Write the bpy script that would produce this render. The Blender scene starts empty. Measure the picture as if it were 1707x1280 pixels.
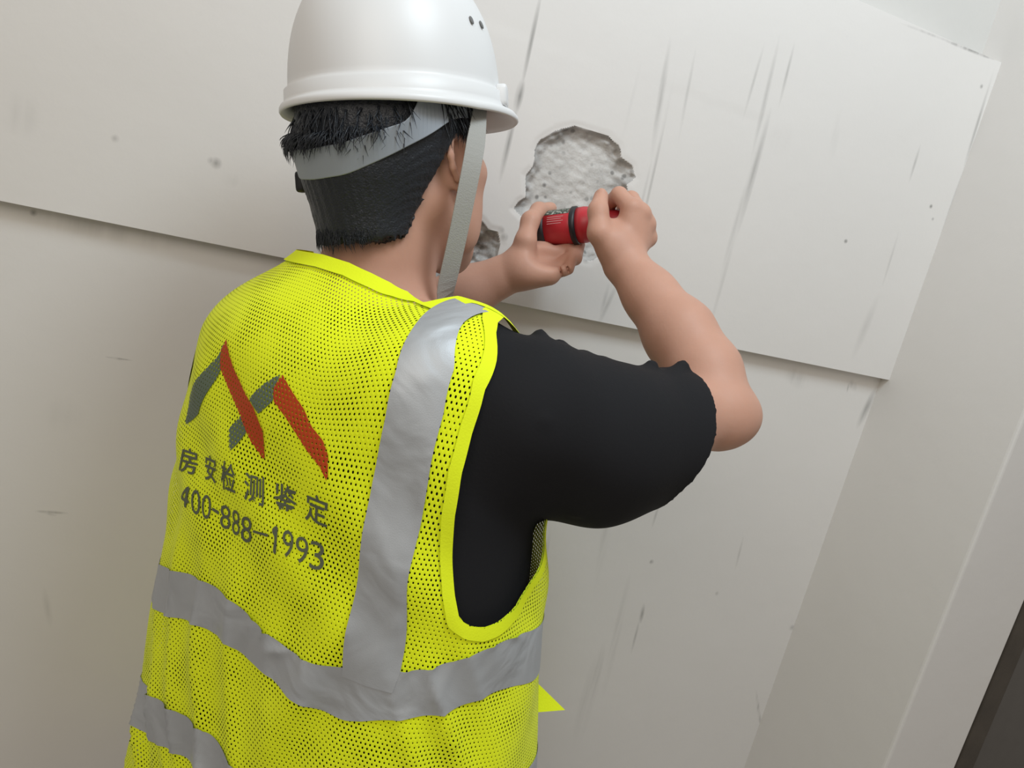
import bpy, bmesh, math, random
import numpy as np
import openvdb
from mathutils import Vector, Matrix

random.seed(4); RNG = np.random.default_rng(4)
SC = bpy.context.scene; COL = SC.collection
A = np.array

# ------------------------------------------------------------------ camera
F, W, H = 1310.0, 1707, 1280
PSI, TH, PH = np.radians([22.4, 12.0, 14.0])          # heading, pitch down, roll
EYE = A([0, 0, 1.60])
_h = A([np.sin(PSI), np.cos(PSI), 0]); _r = A([np.cos(PSI), -np.sin(PSI), 0]); _z = A([0, 0, 1.0])
FWD = _h*np.cos(TH) - _z*np.sin(TH); _u = _h*np.sin(TH) + _z*np.cos(TH)
CU = _u*np.cos(PH) - _r*np.sin(PH); CR = _r*np.cos(PH) + _u*np.sin(PH)
cam = bpy.data.cameras.new('camera'); cam_o = bpy.data.objects.new('camera', cam); COL.objects.link(cam_o)
cam.sensor_fit = 'HORIZONTAL'; cam.sensor_width = 36; cam.lens = F/W*36; cam.clip_start = .02
cam_o.matrix_world = Matrix(((CR[0], CU[0], -FWD[0], EYE[0]), (CR[1], CU[1], -FWD[1], EYE[1]), (CR[2], CU[2], -FWD[2], EYE[2]), (0, 0, 0, 1)))
SC.camera = cam_o

# ------------------------------------------------------------------ light
world = bpy.data.worlds.new('world'); SC.world = world; world.use_nodes = True
bg = world.node_tree.nodes['Background']; bg.inputs[0].default_value = (1, .915, .81, 1); bg.inputs[1].default_value = .31
def area(name, loc, target, size, size_y, power, color):
    l = bpy.data.lights.new(name, 'AREA'); l.shape = 'RECTANGLE'; l.size = size; l.size_y = size_y; l.energy = power; l.color = color
    o = bpy.data.objects.new(name, l); COL.objects.link(o); o.location = loc
    o.rotation_euler = (Vector(target) - Vector(loc)).to_track_quat('-Z', 'Y').to_euler(); return o
area('window_light', (.62, .12, 3.0), (.95, 1.15, 1.75), .6, .6, 21, (.80, .92, 1))
area('fill_light', (-.75, -.95, 2.8), (.2, .9, 1.3), 1.4, 1.4, 20, (1, .925, .83))  # unseen fill, added to brighten the vest's back and the hat's left side
VS = SC.view_settings; VS.view_transform = 'Standard'; VS.look = 'None'; VS.gamma = 1; VS.use_curve_mapping = False; VS.exposure = 0

# ------------------------------------------------------------------ helpers
def P(px, py, d): return EYE + d*(FWD + CR*(px - W/2)/F - CU*(py - H/2)/F)
def proj(p):
    q = np.asarray(p, float) - EYE; d = q @ FWD
    return np.stack([W/2 + F*(q @ CR)/d, H/2 - F*(q @ CU)/d, d], -1)
def hit(px, py, axis, c):
    v = P(px, py, 1) - EYE; return EYE + v*((c - EYE[axis])/v[axis])
def sstep(a, b, x):
    t = np.clip((np.asarray(x, float) - a)/(b - a), 0, 1); return t*t*(3 - 2*t)
def mk(name, verts, faces, mat, parent=None, origin=(0, 0, 0), smooth=True, uv=None):
    """one mesh object; verts in world space, stored about the thing's origin"""
    me = bpy.data.meshes.new(name); o_ = A(origin, float)
    me.from_pydata([tuple(v) for v in (np.asarray(verts, float) - o_)], [], [tuple(int(i) for i in f) for f in faces]); me.update()
    if smooth: me.polygons.foreach_set('use_smooth', [True]*len(me.polygons))
    if uv is not None:
        l = me.uv_layers.new(name='UVMap'); idx = np.empty(len(me.loops), np.int32); me.loops.foreach_get('vertex_index', idx)
        l.data.foreach_set('uv', np.asarray(uv, np.float32)[idx].ravel())
    if mat: me.materials.append(mat)
    o = bpy.data.objects.new(name, me); COL.objects.link(o)
    if parent is not None: o.parent = parent
    else: o.location = origin
    return o
def tag(o, label, cat=None, group=None, kind=None):
    o['label'] = label
    if cat: o['category'] = cat
    if group: o['group'] = group
    if kind: o['kind'] = kind
    return o
def empty(name, loc):
    o = bpy.data.objects.new(name, None); o.location = loc; o.empty_display_size = .05; COL.objects.link(o); return o
def box(lo, hi):
    x0, y0, z0 = lo; x1, y1, z1 = hi
    v = [(x0, y0, z0), (x1, y0, z0), (x1, y1, z0), (x0, y1, z0), (x0, y0, z1), (x1, y0, z1), (x1, y1, z1), (x0, y1, z1)]
    return v, [(0, 3, 2, 1), (4, 5, 6, 7), (0, 1, 5, 4), (1, 2, 6, 5), (2, 3, 7, 6), (3, 0, 4, 7)]
def bevel(o, w=.003, seg=2):
    m = o.modifiers.new('bevel', 'BEVEL'); m.width = w; m.segments = seg; m.limit_method = 'ANGLE'; return o

# ------------------------------------------------------------------ materials
def new_mat(name):
    m = bpy.data.materials.new(name); m.use_nodes = True; nt = m.node_tree
    return m, nt, nt.nodes, nt.links, nt.nodes['Principled BSDF']
def mat(name, color, rough=.6, metallic=0, var=.0, vscale=30, bump=0, bscale=200, sss=0, spec=.5, coat=0):
    m, nt, N, L, b = new_mat(name)
    b.inputs['Base Color'].default_value = (*color, 1); b.inputs['Roughness'].default_value = rough; b.inputs['Metallic'].default_value = metallic
    b.inputs['Specular IOR Level'].default_value = spec; b.inputs['Coat Weight'].default_value = coat
    tc = N.new('ShaderNodeTexCoord')
    if var:
        n = N.new('ShaderNodeTexNoise'); n.inputs['Scale'].default_value = vscale; n.inputs['Detail'].default_value = 4; L.new(tc.outputs['Object'], n.inputs['Vector'])
        mx = N.new('ShaderNodeMix'); mx.data_type = 'RGBA'; L.new(n.outputs['Fac'], mx.inputs[0])
        mx.inputs[6].default_value = (*[c*(1 - var) for c in color], 1); mx.inputs[7].default_value = (*[min(1, c*(1 + var)) for c in color], 1)
        L.new(mx.outputs[2], b.inputs['Base Color'])
    if bump:
        n = N.new('ShaderNodeTexNoise'); n.inputs['Scale'].default_value = bscale; n.inputs['Detail'].default_value = 3; L.new(tc.outputs['Object'], n.inputs['Vector'])
        bp = N.new('ShaderNodeBump'); bp.inputs['Strength'].default_value = bump; bp.inputs['Distance'].default_value = .002
        L.new(n.outputs['Fac'], bp.inputs['Height']); L.new(bp.outputs[0], b.inputs['Normal'])
    if sss:
        b.inputs['Subsurface Weight'].default_value = sss; b.inputs['Subsurface Radius'].default_value = (.9, .35, .2); b.inputs['Subsurface Scale'].default_value = .006
    return m
def mesh_fabric(name, color, rough=.85):
    """knitted mesh cloth: staggered open holes in UV metres"""
    m, nt, N, L, b = new_mat(name)
    b.inputs['Base Color'].default_value = (*color, 1); b.inputs['Roughness'].default_value = rough; b.inputs['Specular IOR Level'].default_value = .15
    b.inputs['Sheen Weight'].default_value = .1
    uv = N.new('ShaderNodeUVMap'); uv.uv_map = 'UVMap'
    sc = N.new('ShaderNodeVectorMath'); sc.operation = 'MULTIPLY'; sc.inputs[1].default_value = (1/.0046, 1/.0088, 0); L.new(uv.outputs[0], sc.inputs[0])
    ds = []
    for off in (0, .5):
        ad = N.new('ShaderNodeVectorMath'); ad.operation = 'ADD'; ad.inputs[1].default_value = (off, off, 0); L.new(sc.outputs[0], ad.inputs[0])
        fr = N.new('ShaderNodeVectorMath'); fr.operation = 'FRACTION'; L.new(ad.outputs[0], fr.inputs[0])
        sb = N.new('ShaderNodeVectorMath'); sb.operation = 'SUBTRACT'; sb.inputs[1].default_value = (.5, .5, 0); L.new(fr.outputs[0], sb.inputs[0])
        an = N.new('ShaderNodeVectorMath'); an.operation = 'MULTIPLY'; an.inputs[1].default_value = (4.6, 7.0, 0); L.new(sb.outputs[0], an.inputs[0])
        ln = N.new('ShaderNodeVectorMath'); ln.operation = 'LENGTH'; L.new(an.outputs[0], ln.inputs[0]); ds.append(ln)
    mn = N.new('ShaderNodeMath'); mn.operation = 'MINIMUM'; L.new(ds[0].outputs['Value'], mn.inputs[0]); L.new(ds[1].outputs['Value'], mn.inputs[1])
    n = N.new('ShaderNodeTexNoise'); n.inputs['Scale'].default_value = 22; L.new(uv.outputs[0], n.inputs['Vector'])
    rr = N.new('ShaderNodeMapRange'); rr.inputs[1].default_value = .35; rr.inputs[2].default_value = .65; rr.inputs[3].default_value = .55; rr.inputs[4].default_value = 1.0
    L.new(n.outputs['Fac'], rr.inputs[0])
    gt = N.new('ShaderNodeMath'); gt.operation = 'GREATER_THAN'; L.new(mn.outputs[0], gt.inputs[0]); L.new(rr.outputs[0], gt.inputs[1])
    L.new(gt.outputs[0], b.inputs['Alpha'])
    bp = N.new('ShaderNodeBump'); bp.inputs['Strength'].default_value = .30; bp.inputs['Distance'].default_value = .0004
    L.new(mn.outputs[0], bp.inputs['Height']); L.new(bp.outputs[0], b.inputs['Normal'])
    return m

def plaster(name, color, streaks=(), spots=(), rough=.7):
    """grey-white plaster with dirt streaks and painted-in seam and ledge shade that have a shape of their own (world x, z, half width, half height, strength)"""
    m, nt, N, L, b = new_mat(name)
    b.inputs['Roughness'].default_value = rough; b.inputs['Specular IOR Level'].default_value = .35
    geo = N.new('ShaderNodeNewGeometry'); pos = geo.outputs['Position']
    n1 = N.new('ShaderNodeTexNoise'); n1.inputs['Scale'].default_value = 2.2; n1.inputs['Detail'].default_value = 5; n1.inputs['Roughness'].default_value = .55; L.new(pos, n1.inputs['Vector'])
    mx = N.new('ShaderNodeMix'); mx.data_type = 'RGBA'; L.new(n1.outputs['Fac'], mx.inputs[0])
    mx.inputs[6].default_value = (*[c*.95 for c in color], 1); mx.inputs[7].default_value = (*[c*1.04 for c in color], 1)
    cur = mx.outputs[2]
    # fine vertical scuffing
    mp = N.new('ShaderNodeMapping'); mp.inputs['Scale'].default_value = (60, 60, 2.0); L.new(pos, mp.inputs['Vector'])
    n2 = N.new('ShaderNodeTexNoise'); n2.inputs['Scale'].default_value = 1; n2.inputs['Detail'].default_value = 6; L.new(mp.outputs[0], n2.inputs['Vector'])
    acc = None
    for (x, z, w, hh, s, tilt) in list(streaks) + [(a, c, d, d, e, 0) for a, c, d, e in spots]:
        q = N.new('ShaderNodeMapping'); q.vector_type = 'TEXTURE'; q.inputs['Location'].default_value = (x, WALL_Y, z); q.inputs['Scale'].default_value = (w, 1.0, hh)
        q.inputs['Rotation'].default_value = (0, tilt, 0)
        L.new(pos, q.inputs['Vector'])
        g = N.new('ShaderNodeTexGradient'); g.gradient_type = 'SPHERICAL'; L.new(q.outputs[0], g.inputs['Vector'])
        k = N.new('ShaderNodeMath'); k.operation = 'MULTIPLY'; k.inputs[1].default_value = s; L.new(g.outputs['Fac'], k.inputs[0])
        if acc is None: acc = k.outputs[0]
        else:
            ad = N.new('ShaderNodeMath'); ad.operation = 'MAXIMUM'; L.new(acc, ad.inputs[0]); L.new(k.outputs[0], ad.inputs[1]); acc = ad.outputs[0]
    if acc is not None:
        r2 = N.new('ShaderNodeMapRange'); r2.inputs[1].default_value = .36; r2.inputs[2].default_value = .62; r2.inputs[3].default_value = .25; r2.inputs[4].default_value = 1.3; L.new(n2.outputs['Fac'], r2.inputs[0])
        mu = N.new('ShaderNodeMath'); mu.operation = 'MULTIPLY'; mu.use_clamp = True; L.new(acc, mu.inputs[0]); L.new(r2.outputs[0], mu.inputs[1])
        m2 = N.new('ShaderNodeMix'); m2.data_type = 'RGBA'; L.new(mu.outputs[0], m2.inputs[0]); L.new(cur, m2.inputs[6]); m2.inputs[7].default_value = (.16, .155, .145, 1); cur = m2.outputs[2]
    L.new(cur, b.inputs['Base Color'])
    n3 = N.new('ShaderNodeTexNoise'); n3.inputs['Scale'].default_value = 9; n3.inputs['Detail'].default_value = 7; n3.inputs['Roughness'].default_value = .6; L.new(pos, n3.inputs['Vector'])
    bp = N.new('ShaderNodeBump'); bp.inputs['Strength'].default_value = .12; bp.inputs['Distance'].default_value = .01; L.new(n3.outputs['Fac'], bp.inputs['Height']); L.new(bp.outputs[0], b.inputs['Normal'])
    return m

def concrete(name, light, dark, scale, pits):
    m, nt, N, L, b = new_mat(name); b.inputs['Roughness'].default_value = .95; b.inputs['Specular IOR Level'].default_value = .1
    geo = N.new('ShaderNodeNewGeometry'); pos = geo.outputs['Position']
    n1 = N.new('ShaderNodeTexNoise'); n1.inputs['Scale'].default_value = scale; n1.inputs['Detail'].default_value = 8; n1.inputs['Roughness'].default_value = .7; L.new(pos, n1.inputs['Vector'])
    r = N.new('ShaderNodeMapRange'); r.inputs[1].default_value = .36; r.inputs[2].default_value = .64; L.new(n1.outputs['Fac'], r.inputs[0])
    mx = N.new('ShaderNodeMix'); mx.data_type = 'RGBA'; L.new(r.outputs[0], mx.inputs[0]); mx.inputs[6].default_value = (*dark, 1); mx.inputs[7].default_value = (*light, 1)
    at = N.new('ShaderNodeAttribute'); at.attribute_name = 'rim'
    mr = N.new('ShaderNodeMix'); mr.data_type = 'RGBA'; L.new(at.outputs['Fac'], mr.inputs[0]); L.new(mx.outputs[2], mr.inputs[6])
    m5 = N.new('ShaderNodeMix'); m5.data_type = 'RGBA'; L.new(r.outputs[0], m5.inputs[0]); m5.inputs[6].default_value = (.34, .33, .32, 1); m5.inputs[7].default_value = (.56, .545, .525, 1)
    L.new(m5.outputs[2], mr.inputs[7]); cur = mr.outputs[2]
    if pits:
        vo = N.new('ShaderNodeTexVoronoi'); vo.inputs['Scale'].default_value = 62; L.new(pos, vo.inputs['Vector'])
        lt = N.new('ShaderNodeMapRange'); lt.inputs[1].default_value = .16; lt.inputs[2].default_value = .30; lt.inputs[3].default_value = 1; lt.inputs[4].default_value = 0; L.new(vo.outputs['Distance'], lt.inputs[0])
        n2 = N.new('ShaderNodeTexNoise'); n2.inputs['Scale'].default_value = 14; L.new(pos, n2.inputs['Vector'])
        g = N.new('ShaderNodeMapRange'); g.inputs[1].default_value = .42; g.inputs[2].default_value = .54; g.inputs[4].default_value = .7; L.new(n2.outputs['Fac'], g.inputs[0])
        mu = N.new('ShaderNodeMath'); mu.operation = 'MULTIPLY'; L.new(lt.outputs[0], mu.inputs[0]); L.new(g.outputs[0], mu.inputs[1])
        m3 = N.new('ShaderNodeMix'); m3.data_type = 'RGBA'; L.new(mu.outputs[0], m3.inputs[0]); L.new(cur, m3.inputs[6]); m3.inputs[7].default_value = (.13, .125, .12, 1); cur = m3.outputs[2]
    L.new(cur, b.inputs['Base Color'])
    n3 = N.new('ShaderNodeTexNoise'); n3.inputs['Scale'].default_value = 160; n3.inputs['Detail'].default_value = 6; L.new(pos, n3.inputs['Vector'])
    bp = N.new('ShaderNodeBump'); bp.inputs['Strength'].default_value = .7; bp.inputs['Distance'].default_value = .002; L.new(n3.outputs['Fac'], bp.inputs['Height']); L.new(bp.outputs[0], b.inputs['Normal'])
    return m

# ------------------------------------------------------------------ the room
WALL_Y = 1.19; LEDGE_Z = 1.458; BEAM_TOP = 2.077; CORNER_X = 1.287; PILLAR_Y = .90
LOW_Y = WALL_Y + .021; UP_Y = WALL_Y + .05
def wz(px, py):
    q = hit(px, py, 1, WALL_Y); return q[0], q[2]
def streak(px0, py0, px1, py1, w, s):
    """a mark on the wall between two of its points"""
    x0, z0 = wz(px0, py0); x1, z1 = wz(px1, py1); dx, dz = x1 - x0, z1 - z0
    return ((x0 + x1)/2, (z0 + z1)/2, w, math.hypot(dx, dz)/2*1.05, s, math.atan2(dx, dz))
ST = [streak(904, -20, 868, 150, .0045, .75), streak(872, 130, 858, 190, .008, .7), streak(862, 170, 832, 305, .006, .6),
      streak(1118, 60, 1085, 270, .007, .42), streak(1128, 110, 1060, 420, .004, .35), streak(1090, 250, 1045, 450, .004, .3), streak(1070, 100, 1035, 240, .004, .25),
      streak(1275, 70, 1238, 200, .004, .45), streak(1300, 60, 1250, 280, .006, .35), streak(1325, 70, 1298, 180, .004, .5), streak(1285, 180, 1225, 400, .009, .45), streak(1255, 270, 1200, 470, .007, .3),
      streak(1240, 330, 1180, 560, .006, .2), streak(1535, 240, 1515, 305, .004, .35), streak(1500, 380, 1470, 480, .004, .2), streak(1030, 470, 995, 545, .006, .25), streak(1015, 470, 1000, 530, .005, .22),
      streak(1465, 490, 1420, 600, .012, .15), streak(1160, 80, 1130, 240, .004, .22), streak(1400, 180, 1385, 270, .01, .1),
      streak(1658, 112, 1605, 285, .005, .55), streak(1612, 270, 1560, 420, .006, .5), streak(1575, 380, 1500, 590, .007, .4), streak(1572, 66, 1662, 101, .004, .75), streak(1500, 38, 1600, 76, .003, .35)]  # last five: dark corner and beam-top seams, shadow gap painted in as streaks
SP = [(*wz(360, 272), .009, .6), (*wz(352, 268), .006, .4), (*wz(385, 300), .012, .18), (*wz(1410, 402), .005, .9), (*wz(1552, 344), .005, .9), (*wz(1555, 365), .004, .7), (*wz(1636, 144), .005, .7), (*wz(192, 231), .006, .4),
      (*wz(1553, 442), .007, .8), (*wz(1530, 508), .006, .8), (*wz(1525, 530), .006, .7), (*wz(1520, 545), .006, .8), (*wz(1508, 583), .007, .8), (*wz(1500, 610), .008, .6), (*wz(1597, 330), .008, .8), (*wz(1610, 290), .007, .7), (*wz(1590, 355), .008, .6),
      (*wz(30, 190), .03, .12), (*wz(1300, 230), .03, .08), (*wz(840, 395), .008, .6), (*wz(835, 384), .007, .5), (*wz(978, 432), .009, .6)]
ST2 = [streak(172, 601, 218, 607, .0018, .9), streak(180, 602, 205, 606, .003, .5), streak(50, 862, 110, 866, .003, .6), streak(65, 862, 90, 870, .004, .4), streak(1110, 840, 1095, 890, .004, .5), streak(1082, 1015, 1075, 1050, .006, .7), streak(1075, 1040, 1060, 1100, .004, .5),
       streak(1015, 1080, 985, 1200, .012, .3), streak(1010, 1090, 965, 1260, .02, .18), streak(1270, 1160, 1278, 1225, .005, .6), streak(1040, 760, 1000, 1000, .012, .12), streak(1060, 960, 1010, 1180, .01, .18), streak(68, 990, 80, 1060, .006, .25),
       streak(1425, 635, 1440, 655, .01, .35), streak(1320, 620, 1360, 650, .02, .2), streak(1428, 640, 1424, 660, .003, .7), streak(1250, 900, 1235, 960, .004, .2), streak(925, 890, 905, 990, .006, .25), streak(1478, 645, 1440, 720, .012, .5), streak(0, 352, 300, 412, .02, .18)]  # last two: corner smudge; soft shadow under the ledge, painted at the left
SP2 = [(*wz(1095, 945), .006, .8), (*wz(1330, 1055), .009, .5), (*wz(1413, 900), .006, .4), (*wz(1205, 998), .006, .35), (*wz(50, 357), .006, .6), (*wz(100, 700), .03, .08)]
WALLC = (.74, .715, .69)
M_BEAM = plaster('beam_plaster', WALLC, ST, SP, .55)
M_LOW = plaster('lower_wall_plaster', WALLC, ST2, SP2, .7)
M_WALL = plaster('plain_plaster', (.72, .695, .67))
M_FLOOR = mat('floor_concrete', (.36, .34, .32), .9, var=.2, vscale=6, bump=.3, bscale=60)
M_CONC = concrete('bare_concrete', (.64, .62, .595), (.50, .485, .465), 22, True)
M_AGG = concrete('aggregate', (.50, .45, .42), (.13, .12, .11), 75, False)

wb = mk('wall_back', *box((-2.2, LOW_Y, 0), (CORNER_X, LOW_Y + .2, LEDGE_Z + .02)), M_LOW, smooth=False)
tag(wb, 'stained grey plaster wall below and above the projecting beam', kind='structure')
up = mk('upper_wall', *box((-2.2, UP_Y, BEAM_TOP - .02), (CORNER_X, UP_Y + .15, 2.95)), plaster('shade_toned_plaster', (.60, .585, .56)), wb, smooth=False)  # wall plaster in a darker colour, standing in for dimmer light up here

def noisy(x, z, seed, freqs=((23, 1), (51, .55), (110, .35), (230, .2))):
    r = np.random.default_rng(seed); o = np.zeros_like(x)
    for f_, a_ in freqs:
        for k in range(5):
            th = r.uniform(0, 6.28); o += a_*np.sin(f_*r.uniform(.7, 1.35)*(x*math.cos(th) + z*math.sin(th)) + r.uniform(0, 6.28))/2.2
    return o
def poly_sdf(pts, x, z):
    """negative inside"""
    pts = np.asarray(pts, float); d = np.full(x.shape, 1e9); ins = np.zeros(x.shape, bool); n = len(pts)
    for i in range(n):
        a, b = pts[i], pts[(i + 1) % n]; e = b - a; wx, wy = x - a[0], z - a[1]
        t = np.clip((wx*e[0] + wy*e[1])/max(e @ e, 1e-12), 0, 1); d = np.minimum(d, (wx - e[0]*t)**2 + (wy - e[1]*t)**2)
        c = ((a[1] <= z) & (b[1] > z)) | ((a[1] > z) & (b[1] <= z))
        with np.errstate(divide='ignore', invalid='ignore'): xi = a[0] + (z - a[1])/(b[1] - a[1])*(b[0] - a[0])
        ins ^= c & (x < xi)
    return np.where(ins, -np.sqrt(d), np.sqrt(d))
HOLE1 = [wz(*q) for q in [(900, 232), (925, 218), (955, 213), (985, 221), (1012, 227), (1031, 243), (1036, 262), (1056, 276), (1061, 296), (1046, 308), (1049, 330), (1035, 365), (1020, 400), (1000, 424), (985, 434), (962, 431), (940, 425), (915, 405), (893, 378), (880, 366), (868, 361), (852, 347), (862, 335), (874, 328), (873, 292), (886, 276), (889, 250)]]
HOLE2 = [wz(*q) for q in [(800, 368), (814, 382), (830, 386), (834, 408), (828, 432), (812, 446), (780, 458), (740, 478), (700, 480), (680, 440), (700, 395), (750, 372)]]
# beam face: fine grid around the broken plaster, plain boxes around it
gx0, gx1, gz0, gz1 = .24, .83, LEDGE_Z, 1.86; st = .0017
nx, nz = int((gx1 - gx0)/st), int((gz1 - gz0)/st)
xs = np.linspace(gx0, gx1, nx + 1); zs = np.linspace(gz0, gz1, nz + 1); GX, GZ = np.meshgrid(xs, zs)
n_ = noisy(GX, GZ, 3)
s1 = poly_sdf(HOLE1, GX, GZ) + .0022*n_; s2 = poly_sdf(HOLE2, GX, GZ) + .0022*noisy(GX, GZ, 8)
edge = np.minimum(np.minimum(GX - gx0, gx1 - GX), np.minimum(GZ - gz0 + .02, gz1 - GZ)); fade = sstep(0, .02, edge)
n2_ = noisy(GX, GZ, 5, ((120, 1), (260, .7), (520, .5)))
dep1 = .008*sstep(.0, -.006, s1) + .006*sstep(-.006, -.022, s1) + sstep(.0, -.004, s1)*(.0016*n2_*sstep(-.03, -.004, s1) + .0005*n2_)
dep2 = .010*sstep(.0, -.004, s2) + .016*sstep(-.002, -.04, s2) + sstep(0, -.004, s2)*.004*n2_
dep = np.maximum(dep1, dep2) + .0012*noisy(GX, GZ, 12, ((7, 1),))*fade*sstep(.0, .01, np.minimum(s1, s2))
GY = WALL_Y + dep
V = np.stack([GX, GY, GZ], -1).reshape(-1, 3)
ii = np.arange((nx + 1)*(nz + 1)).reshape(nz + 1, nx + 1)
quads = np.stack([ii[:-1, :-1], ii[:-1, 1:], ii[1:, 1:], ii[1:, :-1]], -1).reshape(-1, 4)
def cell(s): return (s[:-1, :-1] + s[:-1, 1:] + s[1:, 1:] + s[1:, :-1]).reshape(-1)/4
c1, c2 = cell(s1), cell(s2); in1 = c1 < -.0005; in2 = (c2 < -.0005) & ~in1
def submesh(Vv, q):
    u, inv = np.unique(q, return_inverse=True); return Vv[u], inv.reshape(q.shape), u
def frame_boxes(x0, x1, z0, z1, hx0, hx1, hz0, hz1, y0, y1):
    v, f = [], []
    for lo, hi in (((x0, y0, z0), (hx0, y1, z1)), ((hx1, y0, z0), (x1, y1, z1)), ((hx0, y0, hz1), (hx1, y1, z1))):
        a, b = box(lo, hi); f += [tuple(i + len(v) for i in q) for q in b]; v += a
    return v, f
v, f, _ = submesh(V, quads[~(in1 | in2)])
fv, ff = frame_boxes(-2.2, CORNER_X, LEDGE_Z, BEAM_TOP, gx0, gx1, gz0, gz1, WALL_Y, WALL_Y + .12)
bv, bf = box((gx0, WALL_Y + .03, gz0), (gx1, WALL_Y + .12, gz1)); sv, sf = [(gx0, WALL_Y, gz0), (gx1, WALL_Y, gz0), (gx1, WALL_Y + .12, gz0), (gx0, WALL_Y + .12, gz0)], [(0, 3, 2, 1)]
allv = [tuple(q) for q in v]; allf = [tuple(q) for q in f]
for a, b in ((fv, ff), (bv, bf), (sv, sf)):
    k = len(allv); allv += list(a); allf += [tuple(i + k for i in q) for q in b]
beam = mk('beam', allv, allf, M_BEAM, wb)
m_ = beam.modifiers.new('edges', 'EDGE_SPLIT'); m_.split_angle = math.radians(40)
for nm, msk, mt, s_, lab in (('exposed_concrete', in1, M_CONC, s1, 'pitted grey concrete bared where the plaster was chipped off'), ('exposed_aggregate', in2, M_AGG, s2, 'coarse dark aggregate in a ragged plaster hole')):
    v, f, u = submesh(V, quads[msk]); o = mk(nm, v, f, mt, wb); o['label'] = lab
    at = o.data.attributes.new('rim', 'FLOAT', 'POINT'); at.data.foreach_set('value', sstep(-.026, -.010, s_.reshape(-1)[u] + .004*n2_.reshape(-1)[u]).astype(np.float32))

wr = mk('wall_right', *box((CORNER_X, PILLAR_Y, 0), (CORNER_X + .19, UP_Y + .2, 2.95)), M_WALL, smooth=False); bevel(wr, .006, 3)
tag(wr, 'plain plaster side wall ending in a rounded corner edge', kind='structure')
# doorway beside the pillar corner
DX = 1.487
door = mk('door_1', *box((DX + .055, PILLAR_Y + .075, .02), (DX + .9, PILLAR_Y + .11, 2.05)), mat('door_leaf_grey', (.105, .095, .085), .55, var=.1), smooth=False)
tag(door, 'dark grey door leaf in a dark brown frame', kind='structure')
MF = mat('door_frame_wood', (.062, .05, .038), .6, var=.35, vscale=18, bump=.2)
for lo, hi in (((DX, PILLAR_Y + .004, 0), (DX + .05, PILLAR_Y + .13, 2.1)), ((DX + .905, PILLAR_Y + .004, 0), (DX + .955, PILLAR_Y + .13, 2.1)), ((DX, PILLAR_Y + .004, 2.1), (DX + .955, PILLAR_Y + .13, 2.15))):
    bevel(mk('door_frame', *box(lo, hi), MF, door, smooth=False))
w3 = mk('wall_side', *box((CORNER_X + .18, PILLAR_Y + .002, 2.15), (3.0, PILLAR_Y + .2, 2.95)), M_WALL, smooth=False); tag(w3, 'plaster wall above the dark doorway', kind='structure')
w4 = mk('wall_end', *box((DX + .955, PILLAR_Y + .002, 0), (3.0, PILLAR_Y + .2, 2.15)), M_WALL, smooth=False); tag(w4, 'plaster wall on the hinge side of the doorway', kind='structure')
fl = mk('floor', *box((-2.6, -2.6, -.1), (3.0, 1.6, 0)), M_FLOOR, smooth=False); tag(fl, 'bare grey concrete floor', kind='structure')

# ------------------------------------------------------------------ torso frame
AX = A([.1962, .8356, 0.0]); YAW = .9281
BF = A([math.sin(YAW), math.cos(YAW), 0]); BR = A([math.cos(YAW), -math.sin(YAW), 0])
ORG = AX.copy()
def wl(l):
    l = np.asarray(l, float); return AX + l[..., 0:1]*BR + l[..., 1:2]*BF + l[..., 2:3]*_z
def loc(w):
    q = np.asarray(w, float) - AX; return np.stack([q @ BR, q @ BF, q[..., 2]], -1)
_zz = np.arange(.60, 1.56, .001); NEXP = 2.3
_k = np.minimum(1.2 - _zz, .20 + .25*np.maximum(0, 1.0 - _zz))
def lut(lin, tab):
    y = lin.copy(); m = _zz > 1.36; y[m] = np.interp(_zz[m], [1.36] + [q[0] for q in tab], [np.interp(1.36, _zz, lin)] + [q[1] for q in tab])
    g = np.exp(-.5*(np.arange(-30, 31)/8.0)**2); g /= g.sum(); return np.convolve(np.pad(y, 30, mode='edge'), g, 'valid')
TA = lut(.2423 + .1151*_k, [(1.40, .214), (1.425, .197), (1.445, .176), (1.463, .150), (1.480, .122), (1.497, .100), (1.512, .087), (1.56, .082)])
TB = lut(.1577 + .058*_k, [(1.40, .143), (1.425, .136), (1.445, .127), (1.463, .116), (1.480, .104), (1.497, .092), (1.512, .083), (1.56, .078)])
TX = lut(.0802*_k, [(1.42, -.017), (1.46, -.026), (1.50, -.036), (1.56, -.042)])
TY = lut(.0458*_k, [(1.42, -.008), (1.46, -.004), (1.50, .004), (1.56, .010)])
def rings(z): return [np.interp(z, _zz, t) for t in (TX, TY, TA, TB)]
def lift(x, z, y): return .040*sstep(.03, .14, x)*sstep(1.28, 1.44, z)*(1 - 1.1*sstep(-.005, .085, y))
def torso_sdf(x, y, z, off):
    z = z - lift(x, z, y); ox, oy, a, b = rings(np.clip(z, .61, 1.55)); a = a + off; b = b + off
    return ((np.abs((x - ox)/a)**NEXP + np.abs((y - oy)/b)**NEXP)**(1/NEXP) - 1)*np.minimum(a, b)

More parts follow.
